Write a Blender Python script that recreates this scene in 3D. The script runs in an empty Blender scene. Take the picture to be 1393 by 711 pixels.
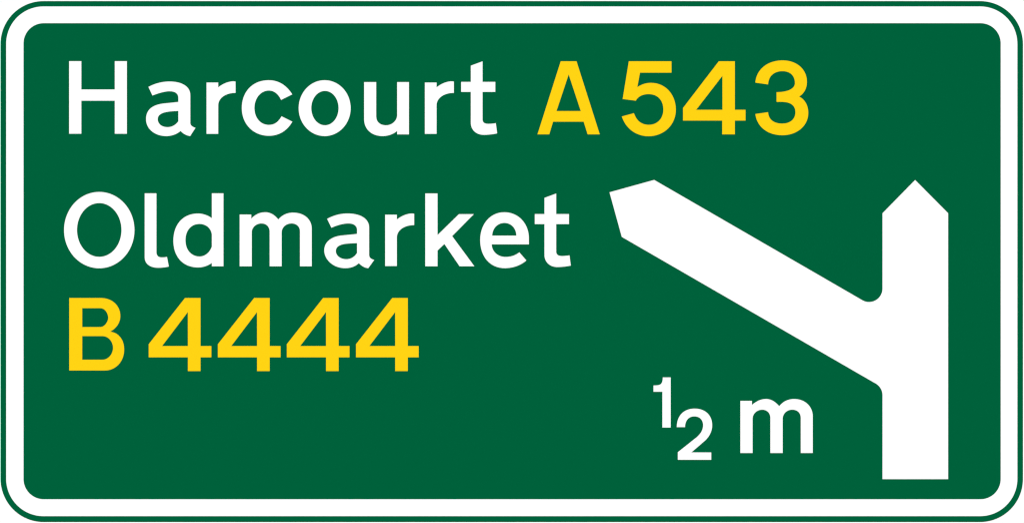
import bpy, math
from mathutils import Vector

scene = bpy.context.scene
COL = scene.collection

# ------------------------------------------------------------------ scale
PX = 0.002                      # metres of sign per photograph pixel
W, H = 1393.0, 711.0
YS = (522.0 / 1024.0) / (H / W)  # the two picture shapes differ by 0.1 %
def X(x): return (x - W / 2) * PX
def Z(y): return (H / 2 - y) * PX * YS
FACE = -0.0022                  # depth of the green face in front of the wall (wall at y = 0)

# ------------------------------------------------------------------ camera
DIST = 14.0
cam_d = bpy.data.cameras.new("camera")
cam_d.sensor_width = 36.0
cam_d.sensor_fit = 'HORIZONTAL'
cam_d.lens = 36.0 * DIST / (W * PX)
cam_d.clip_start = 0.1
cam_d.clip_end = 500.0
cam = bpy.data.objects.new("camera", cam_d)
cam.location = (0.0, FACE - DIST, 0.0)
cam.rotation_euler = (math.radians(90), 0, 0)
COL.objects.link(cam)
scene.camera = cam

# ------------------------------------------------------------------ light
SUN_EL, SUN_AZ = math.radians(22), math.radians(4)     # from behind the camera, a little to its left
w = bpy.data.worlds.new("World")
scene.world = w
w.use_nodes = True
nt = w.node_tree
bg = nt.nodes["Background"]
sky = nt.nodes.new("ShaderNodeTexSky")
sky.sky_type = 'NISHITA'
sky.sun_disc = False
sky.sun_elevation = SUN_EL
sky.sun_rotation = math.pi + SUN_AZ
nt.links.new(sky.outputs[0], bg.inputs[0])
bg.inputs[1].default_value = 0.05

sun_d = bpy.data.lights.new("sun", 'SUN')
sun_d.energy = 3.45
sun_d.angle = math.radians(0.5)
sun_d.color = (1.0, 0.985, 0.965)
sun = bpy.data.objects.new("sun", sun_d)
to_sun = Vector((-math.sin(SUN_AZ) * math.cos(SUN_EL), -math.cos(SUN_AZ) * math.cos(SUN_EL), math.sin(SUN_EL)))
sun.rotation_euler = to_sun.to_track_quat('Z', 'Y').to_euler()
sun.location = to_sun * 20
COL.objects.link(sun)

vs = scene.view_settings
vs.view_transform = 'Standard'
vs.look = 'None'
vs.gamma = 1.0
vs.use_curve_mapping = False
vs.exposure = 0.0
scene.cycles.filter_width = 1.2

# ------------------------------------------------------------------ materials
def film(name, rgb, vary=0.006, scale=900.0, rough=0.85, spec=0.0, metallic=0.0):
    """retroreflective sheeting: an almost even colour with a very fine grain"""
    m = bpy.data.materials.new(name)
    m.use_nodes = True
    t = m.node_tree
    b = t.nodes["Principled BSDF"]
    b.inputs["Roughness"].default_value = rough
    b.inputs["Specular IOR Level"].default_value = spec
    b.inputs["Metallic"].default_value = metallic
    tc = t.nodes.new("ShaderNodeTexCoord")
    n = t.nodes.new("ShaderNodeTexNoise")
    n.inputs["Scale"].default_value = scale
    n.inputs["Detail"].default_value = 2.0
    r = t.nodes.new("ShaderNodeMapRange")
    r.inputs["To Min"].default_value = 1.0 - vary
    r.inputs["To Max"].default_value = 1.0 + vary
    mix = t.nodes.new("ShaderNodeVectorMath")
    mix.operation = 'SCALE'
    mix.inputs[0].default_value = rgb
    t.links.new(tc.outputs["Object"], n.inputs["Vector"])
    t.links.new(n.outputs[0], r.inputs["Value"])
    t.links.new(r.outputs[0], mix.inputs["Scale"])
    t.links.new(mix.outputs[0], b.inputs["Base Color"])
    return m

GREEN = film("green_sheeting", (0.0, 0.0981, 0.0374))
WHITE = film("white_sheeting", (0.814, 0.838, 0.874))
YELLOW = film("yellow_sheeting", (0.81, 0.540, 0.0060))
ALU = film("aluminium", (0.62, 0.63, 0.64), vary=0.04, scale=60, rough=0.4, spec=0.5, metallic=0.9)
PAINT = film("white_paint", (0.814, 0.838, 0.874), vary=0.01, scale=14.0)

# ------------------------------------------------------------------ outlines
K = 0.5523
def curve(a, b, c, d, n=18):
    return [tuple((1-t)**3*a[i] + 3*(1-t)**2*t*b[i] + 3*(1-t)*t*t*c[i] + t**3*d[i] for i in (0, 1))
            for t in (k / n for k in range(1, n + 1))]

def outline(cmds):
    """a pair is a corner point; six numbers are a cubic curve from the last point"""
    pts = []
    for c in cmds:
        if len(c) == 2:
            pts.append(c)
        else:
            pts += curve(pts[-1], c[0:2], c[2:4], c[4:6])
    if abs(pts[0][0]-pts[-1][0]) < 1e-6 and abs(pts[0][1]-pts[-1][1]) < 1e-6:
        pts.pop()
    return pts

def ellipse(x0, x1, y0, y1):
    cx, cy, rx, ry = (x0+x1)/2, (y0+y1)/2, (x1-x0)/2, (y1-y0)/2
    return [(cx + rx*math.cos(a), cy + ry*math.sin(a)) for a in (2*math.pi*k/96 for k in range(96))]

def rounded(x0, x1, y0, y1, r, n=24):
    pts = []
    for cx, cy, a0 in ((x1-r, y0+r, -90), (x1-r, y1-r, 0), (x0+r, y1-r, 90), (x0+r, y0+r, 180)):
        for k in range(n + 1):
            a = math.radians(a0 + 90*k/n)
            pts.append((cx + r*math.cos(a), cy + r*math.sin(a)))
    return pts

def at(loops, ox, oy, s):
    return [[(ox + x/s, oy + y/s) for x, y in lp] for lp in loops]

def shift(loops, dx, dy):
    return [[(x + dx, y + dy) for x, y in lp] for lp in loops]

# ------------------------------------------------------------------ mesh building
def sheet(name, loops, y_back, y_front, mat, parent, label=None):
    """flat shape with holes, cut from a sheet of real thickness, its origin at the shape's centre"""
    xs = [p[0] for p in loops[0]]; ys = [p[1] for p in loops[0]]
    cx, cy = (min(xs)+max(xs))/2, (min(ys)+max(ys))/2
    cu = bpy.data.curves.new(name, 'CURVE')
    cu.dimensions = '2D'
    cu.fill_mode = 'BOTH'
    cu.extrude = (y_back - y_front) / 2
    for lp in loops:
        sp = cu.splines.new('POLY')
        sp.points.add(len(lp) - 1)
        for p, (x, y) in zip(sp.points, lp):
            p.co = (X(x) - X(cx), Z(y) - Z(cy), 0, 1)
        sp.use_cyclic_u = True
    tmp = bpy.data.objects.new(name, cu)
    COL.objects.link(tmp)
    dg = bpy.context.evaluated_depsgraph_get()
    me = bpy.data.meshes.new_from_object(tmp.evaluated_get(dg))
    bpy.data.objects.remove(tmp)
    bpy.data.curves.remove(cu)
    for v in me.vertices:
        x, y, z = v.co
        v.co = (x, -z, y)
    me.name = name
    me.materials.clear()
    me.materials.append(mat)
    me.update()
    o = bpy.data.objects.new(name, me)
    o.location = (X(cx), (y_back + y_front) / 2, Z(cy))
    COL.objects.link(o)
    if parent:
        o.parent = parent
        o.location.z -= parent.location.z
    if label:
        o["label"] = label
    return o

TRIM = 0.2      # photograph pixels cut off every edge of the light film, which spreads a little in the picture
def inset(lp, d, hole=False):
    """move every edge of a closed outline inwards by d (outwards when it bounds a hole), corners mitred"""
    q = []
    for p in lp:
        if not q or math.hypot(p[0]-q[-1][0], p[1]-q[-1][1]) > 0.05:
            q.append(p)
    area = sum(q[i-1][0]*q[i][1] - q[i][0]*q[i-1][1] for i in range(len(q)))
    sgn = (1 if area > 0 else -1) * (-1 if hole else 1)
    out = []
    for i, p in enumerate(q):
        a, b = q[i-1], q[(i+1) % len(q)]
        u = (p[0]-a[0], p[1]-a[1]); v = (b[0]-p[0], b[1]-p[1])
        lu, lv = math.hypot(*u), math.hypot(*v)
        n1 = (-u[1]/lu*sgn, u[0]/lu*sgn); n2 = (-v[1]/lv*sgn, v[0]/lv*sgn)
        m = (n1[0]+n2[0], n1[1]+n2[1])
        k = d / max(0.35, (m[0]*m[0]+m[1]*m[1]) / 2)
        out.append((p[0] + m[0]*k, p[1] + m[1]*k))
    return out
def trim(loops):
    return [inset(lp, TRIM, hole=i > 0) for i, lp in enumerate(loops)]

# ------------------------------------------------------------------ the setting
me = bpy.data.meshes.new("backdrop")
S = 30.0
me.from_pydata([(-S, 0, -S), (S, 0, -S), (S, 0, S), (-S, 0, S), (-S, .2, -S), (S, .2, -S), (S, .2, S), (-S, .2, S)],
               [], [(0, 1, 2, 3), (7, 6, 5, 4), (0, 4, 5, 1), (1, 5, 6, 2), (2, 6, 7, 3), (3, 7, 4, 0)])
me.materials.append(PAINT)
bd = bpy.data.objects.new("backdrop", me)
bd["kind"] = "structure"
COL.objects.link(bd)

# ------------------------------------------------------------------ the sign
root = bpy.data.objects.new("road_sign", None)
root.location = (0, 0, Z(709.1))
root["label"] = "green direction sign with white border, white and yellow lettering and a forked white arrow"
root["category"] = "road sign"
COL.objects.link(root)

OUT = rounded(0.7, 1391.6, 1.4, 709.4, 58.4)
sheet("panel", [rounded(1.4, 1390.9, 1.9, 708.9, 57.9)], -0.0001, FACE + 0.0004, ALU, root)
sheet("face", [OUT], FACE + 0.0004, FACE, GREEN, root)
T0, T1 = FACE + 0.0002, FACE - 0.0003     # cut film laid on the green face
sheet("border", trim([rounded(8.2, 1384.2, 8.5, 701.9, 51.0), rounded(32.2, 1361.1, 31.7, 678.5, 27.3)]), T0, T1, WHITE, root)

# ---- forked arrow
def arc(cx, cy, r, a0, a1, n=24):
    return [(cx + r*math.cos(math.radians(a0+(a1-a0)*k/n)), cy + r*math.sin(math.radians(a0+(a1-a0)*k/n))) for k in range(n+1)]
arrow = [(889.9, 244.4), (828.9, 261.3), (845.7, 322.2)]
arrow += arc(1182.2, 537.3, 18.1, -60, 0)
arrow += [(1200.3, 651.6), (1290.0, 651.6), (1290.0, 289.8), (1244.9, 244.4), (1200.3, 289.8)]
arrow += arc(1182.2, 392.3, 18.1, 0, 120)
sheet("arrow", trim([arrow]), T0, T1, WHITE, root, "white arrow running straight up with a branch slanting off to the left")

# ---- letters and figures, each traced from its own enlargement
G = {}
G["H"] = at([[(82,47),(183,47),(183,275),(450,275),(450,47),(550,47),(550,634),(450,634),(450,368),(183,368),(183,634),(82,634)]], 80, 75, 5.925)
G["a"] = at([outline([(92,143),(165,104,240,84,322,84),(450,84,546,135,546,232),(546,530),(546,556,568,571,602,582),
                      (544,673),(500,668,463,645,440,618),(400,653,345,673,285,673),(165,673,67,598,67,490),
                      (67,395,125,342,235,323),(290,315,350,312,414,303),(414,262),(414,215,380,192,322,192),(265,192,195,215,137,238)]),
             outline([(414,403),(414,512),(385,552,345,574,300,574),(238,574,196,540,196,490),(196,445,235,425,290,414),(330,407,372,405,414,403)])],
            190, 100, 7.9)
G["a2"] = at([outline([(70,160),(130,125,200,107,270,107),(390,107,479,155,479,245),(479,510),(479,535,500,550,529,556),(470,638),
                       (430,636,400,612,377,590),(345,622,300,638,245,638),(130,638,42,555,42,465),(42,385,105,335,200,321),(250,315,310,311,359,304),
                       (359,265),(359,230,330,206,278,206),(225,206,165,224,112,248)]),
              outline([(359,396),(359,490),(335,527,300,549,258,549),(200,549,157,515,157,472),(157,430,190,414,240,404),(280,399,320,397,359,396)])],
             435, 275, 7.11)
G["r"] = at([outline([(85,95),(214,95),(214,145),(265,105,325,82,375,82),(384,82,392,83,400,86),(400,209),
                      (295,209,214,262,214,342),(214,649),(85,649)])], 270, 100, 7.9)
G["c"] = at([outline([(615,224),(555,128,470,70,360,70),(180,70,69,200,69,370),(69,540,190,670,362,670),(470,670,560,615,616,516),
                      (497,457),(465,515,425,550,362,550),(270,550,208,472,208,370),(208,265,275,184,362,184),(420,184,465,225,492,285)])],
            320, 100, 7.9)
G["o"] = at([ellipse(48,610,70,673), ellipse(187,477,188,554)], 400, 100, 7.9)
G["u"] = at([outline([(80,90),(213,90),(213,455),(213,518,252,554,318,554),(380,554,435,505,435,445),(435,90),(565,90),(565,655),
                      (435,655),(435,619),(395,652,340,673,280,673),(160,673,80,597,80,490)])], 485, 100, 7.9)
G["t"] = at([outline([(120,84),(217,48),(217,214),(320,214),(320,297),(217,297),(217,517),(217,541,233,552,262,552),(283,552,305,550,324,546),
                      (335,631),(300,638,265,643,225,643),(162,643,120,600,120,545),(120,297),(42,297),(42,214),(120,214)])], 620, 75, 5.925)
G["A"] = at([[(223,48),(352,48),(540,639),(440,639),(408,537),(163,537),(132,639),(35,639)],[(288,157),(384,449),(191,449)]], 725, 75, 5.925)
G["5"] = at([outline([(120,48),(466,48),(466,142),(212,142),(191,255),(225,234,258,222,300,222),(415,222,501,315,501,440),(501,560,405,654,280,654),
                      (185,654,98,598,63,493),(163,466),(182,525,222,560,282,560),(350,560,398,510,398,438),(398,362,352,315,280,315),
                      (232,315,195,334,178,368),(70,354)])], 835, 75, 5.925)
G["4"] = at([[(342,48),(473,48),(473,439),(559,439),(559,528),(473,528),(473,639),(369,639),(369,528),(53,528),(53,425)],
             [(371,168),(371,439),(162,439)]], 920, 75, 5.925)
G["3"] = at([outline([(73,222),(80,120,165,41,295,41),(405,41,491,110,491,215),(491,270,465,312,429,333),(475,357,502,405,502,465),
                      (502,570,410,646,292,646),(170,646,85,575,73,473),(178,458),(180,518,225,550,290,550),(355,550,396,515,396,460),
                      (396,402,355,377,280,377),(244,377),(244,297),(330,297,392,272,392,225),(392,165,355,130,292,130),(225,130,180,170,178,237)])],
            1015, 75, 5.925)
G["O"] = at([ellipse(41,611,34,651), ellipse(148,504,126,557)], 80, 255, 5.925)
G["l"] = at([outline([(69,45),(166,45),(166,520),(166,548,182,561,207,561),(222,561,237,560,251,557),(266,637),(240,643,212,647,180,647),
                      (112,647,69,615,69,560)])], 185, 255, 5.924)
G["d"] = at([outline([(610,45),(706,45),(706,635),(610,635),(610,609),(578,632,540,644,500,644),(375,644,300,555,300,428),
                      (300,300,375,208,500,208),(540,208,578,222,610,244)]),
             outline([(610,378),(610,475),(595,520,558,554,512,554),(445,554,400,500,400,424),(400,345,445,294,512,294),(560,294,604,325,610,378)])],
            185, 255, 5.924)
G["m"] = at([outline([(77,117),(192,117),(192,155),(230,115,275,95,325,95),(377,95,418,122,452,164),(490,122,535,99,598,99),
                      (698,99,777,160,777,255),(777,620),(660,620),(660,280),(660,235,627,206,580,206),(528,206,486,243,486,293),(486,620),
                      (367,620),(367,285),(367,236,335,206,290,206),(238,206,197,243,197,290),(197,620),(77,620)])], 315, 275, 7.11)
G["miles"] = at([outline([(85,105),(200,105),(200,143),(245,105,288,87,333,87),(385,87,425,113,462,156),(500,111,545,87,608,87),
                      (712,87,788,160,788,255),(788,612),(669,612),(669,270),(669,222,635,193,588,193),(536,193,497,232,497,280),(497,612),
                      (375,612),(375,272),(375,224,342,193,298,193),(247,193,206,232,206,280),(206,612),(85,612)])], 995, 530, 7.11)
G["k"] = at([[(79,46),(180,46),(180,380),(351,213),(474,213),(298,391),(478,635),(356,635),(234,456),(180,508),(180,635),(79,635)]], 565, 255, 5.925)
G["e"] = at([outline([(531,408),(531,350),(531,200,425,95,292,95),(155,95,57,210,57,365),(57,528,155,638,295,638),(375,638,450,612,507,562),
                      (437,482),(400,512,355,527,305,527),(230,527,175,478,171,408)]),
             outline([(176,321),(407,321),(405,252,358,201,292,201),(228,201,178,252,176,321)])], 645, 275, 7.11)
G["B"] = at([outline([(83,59),(340,59),(430,59,497,120,497,205),(497,262,462,305,417,331),(482,338,528,395,528,475),(528,570,462,645,370,645),(83,645)]),
             outline([(190,143),(335,143),(372,143,397,185,397,220),(397,250,368,293,335,293),(190,293)]),
             outline([(190,368),(352,368),(402,368,436,415,436,462),(436,510,398,556,352,556),(190,556)])], 80, 395, 5.925)
G["4b"] = at([[(335,59),(462,59),(462,446),(549.5,446),(549.5,539),(462,539),(462,650),(358,650),(358,539),(42,539),(42,432)],
              [(358,175),(358,446),(153,446)]], 195, 395, 5.926)
G["1"] = at([outline([(117,43),(178,43),(178,418),(114,418),(114,152),(48,152),(48,103),(75,102),(106,100,117,85,117,43)])], 880, 505, 5.47)
G["2"] = at([outline([(221,415),(221,328,275,275,355,275),(435,275,487,325,487,400),(487,440,470,482,430,518),(333,601),(480,601),(480,658),
                      (229,658),(229,600),(370,488),(402,460,417,432,417,400),(417,360,392,335,353,335),(312,335,285,365,285,415)])], 880, 505, 5.47)

D2 = 179.7
writing = [
    # name, outline, dx, dy, material, what it is
    ("letter", "H", 0, 0, "capital H starting the upper place name"),
    ("letter", "a", 0, 0, "small a of the upper place name"),
    ("letter", "r", 0, 0, "first small r of the upper place name"),
    ("letter", "c", 0, 0, "small c of the upper place name"),
    ("letter", "o", 0, 0, "small o of the upper place name"),
    ("letter", "u", 0, 0, "small u of the upper place name"),
    ("letter", "r", 297.0, 0, "second small r of the upper place name"),
    ("letter", "t", 0, 0, "small t ending the upper place name"),
    ("letter", "A", 0, 0, "yellow capital A of the upper road number"),
    ("digit", "5", 0, 0, "yellow figure 5 of the upper road number"),
    ("digit", "4", 0, 0, "yellow figure 4 of the upper road number"),
    ("digit", "3", 0, 0, "yellow figure 3 of the upper road number"),
    ("letter", "O", 0, 0, "capital O starting the lower place name"),
    ("letter", "l", 0, 0, "small l of the lower place name"),
    ("letter", "d", 0, 0, "small d of the lower place name"),
    ("letter", "m", 0, 0, "small m of the lower place name"),
    ("letter", "a2", 0, 0, "small a of the lower place name"),
    ("letter", "r", 243.0, D2, "small r of the lower place name"),
    ("letter", "k", 0, 0, "small k of the lower place name"),
    ("letter", "e", 0, 0, "small e of the lower place name"),
    ("letter", "t", 100.2, D2, "small t ending the lower place name"),
    ("letter", "B", 0, 0, "yellow capital B of the lower road number"),
    ("digit", "4b", 0, 0, "first yellow 4 of the lower road number"),
    ("digit", "4b", 94.1, 0, "second yellow 4 of the lower road number"),
    ("digit", "4b", 187.9, 0, "third yellow 4 of the lower road number"),
    ("digit", "4b", 282.0, 0, "fourth yellow 4 of the lower road number"),
    ("digit", "1", 0, 0, "raised figure 1 of the half-mile fraction"),
    ("digit", "2", 0, 0, "lowered figure 2 of the half-mile fraction"),
    ("letter", "miles", 0, 0, "small m after the half-mile fraction"),
]
for name, key, dx, dy, what in writing:
    sheet(name, trim(shift(G[key], dx, dy)), T0, T1, YELLOW if what.find("yellow") >= 0 else WHITE, root, what)
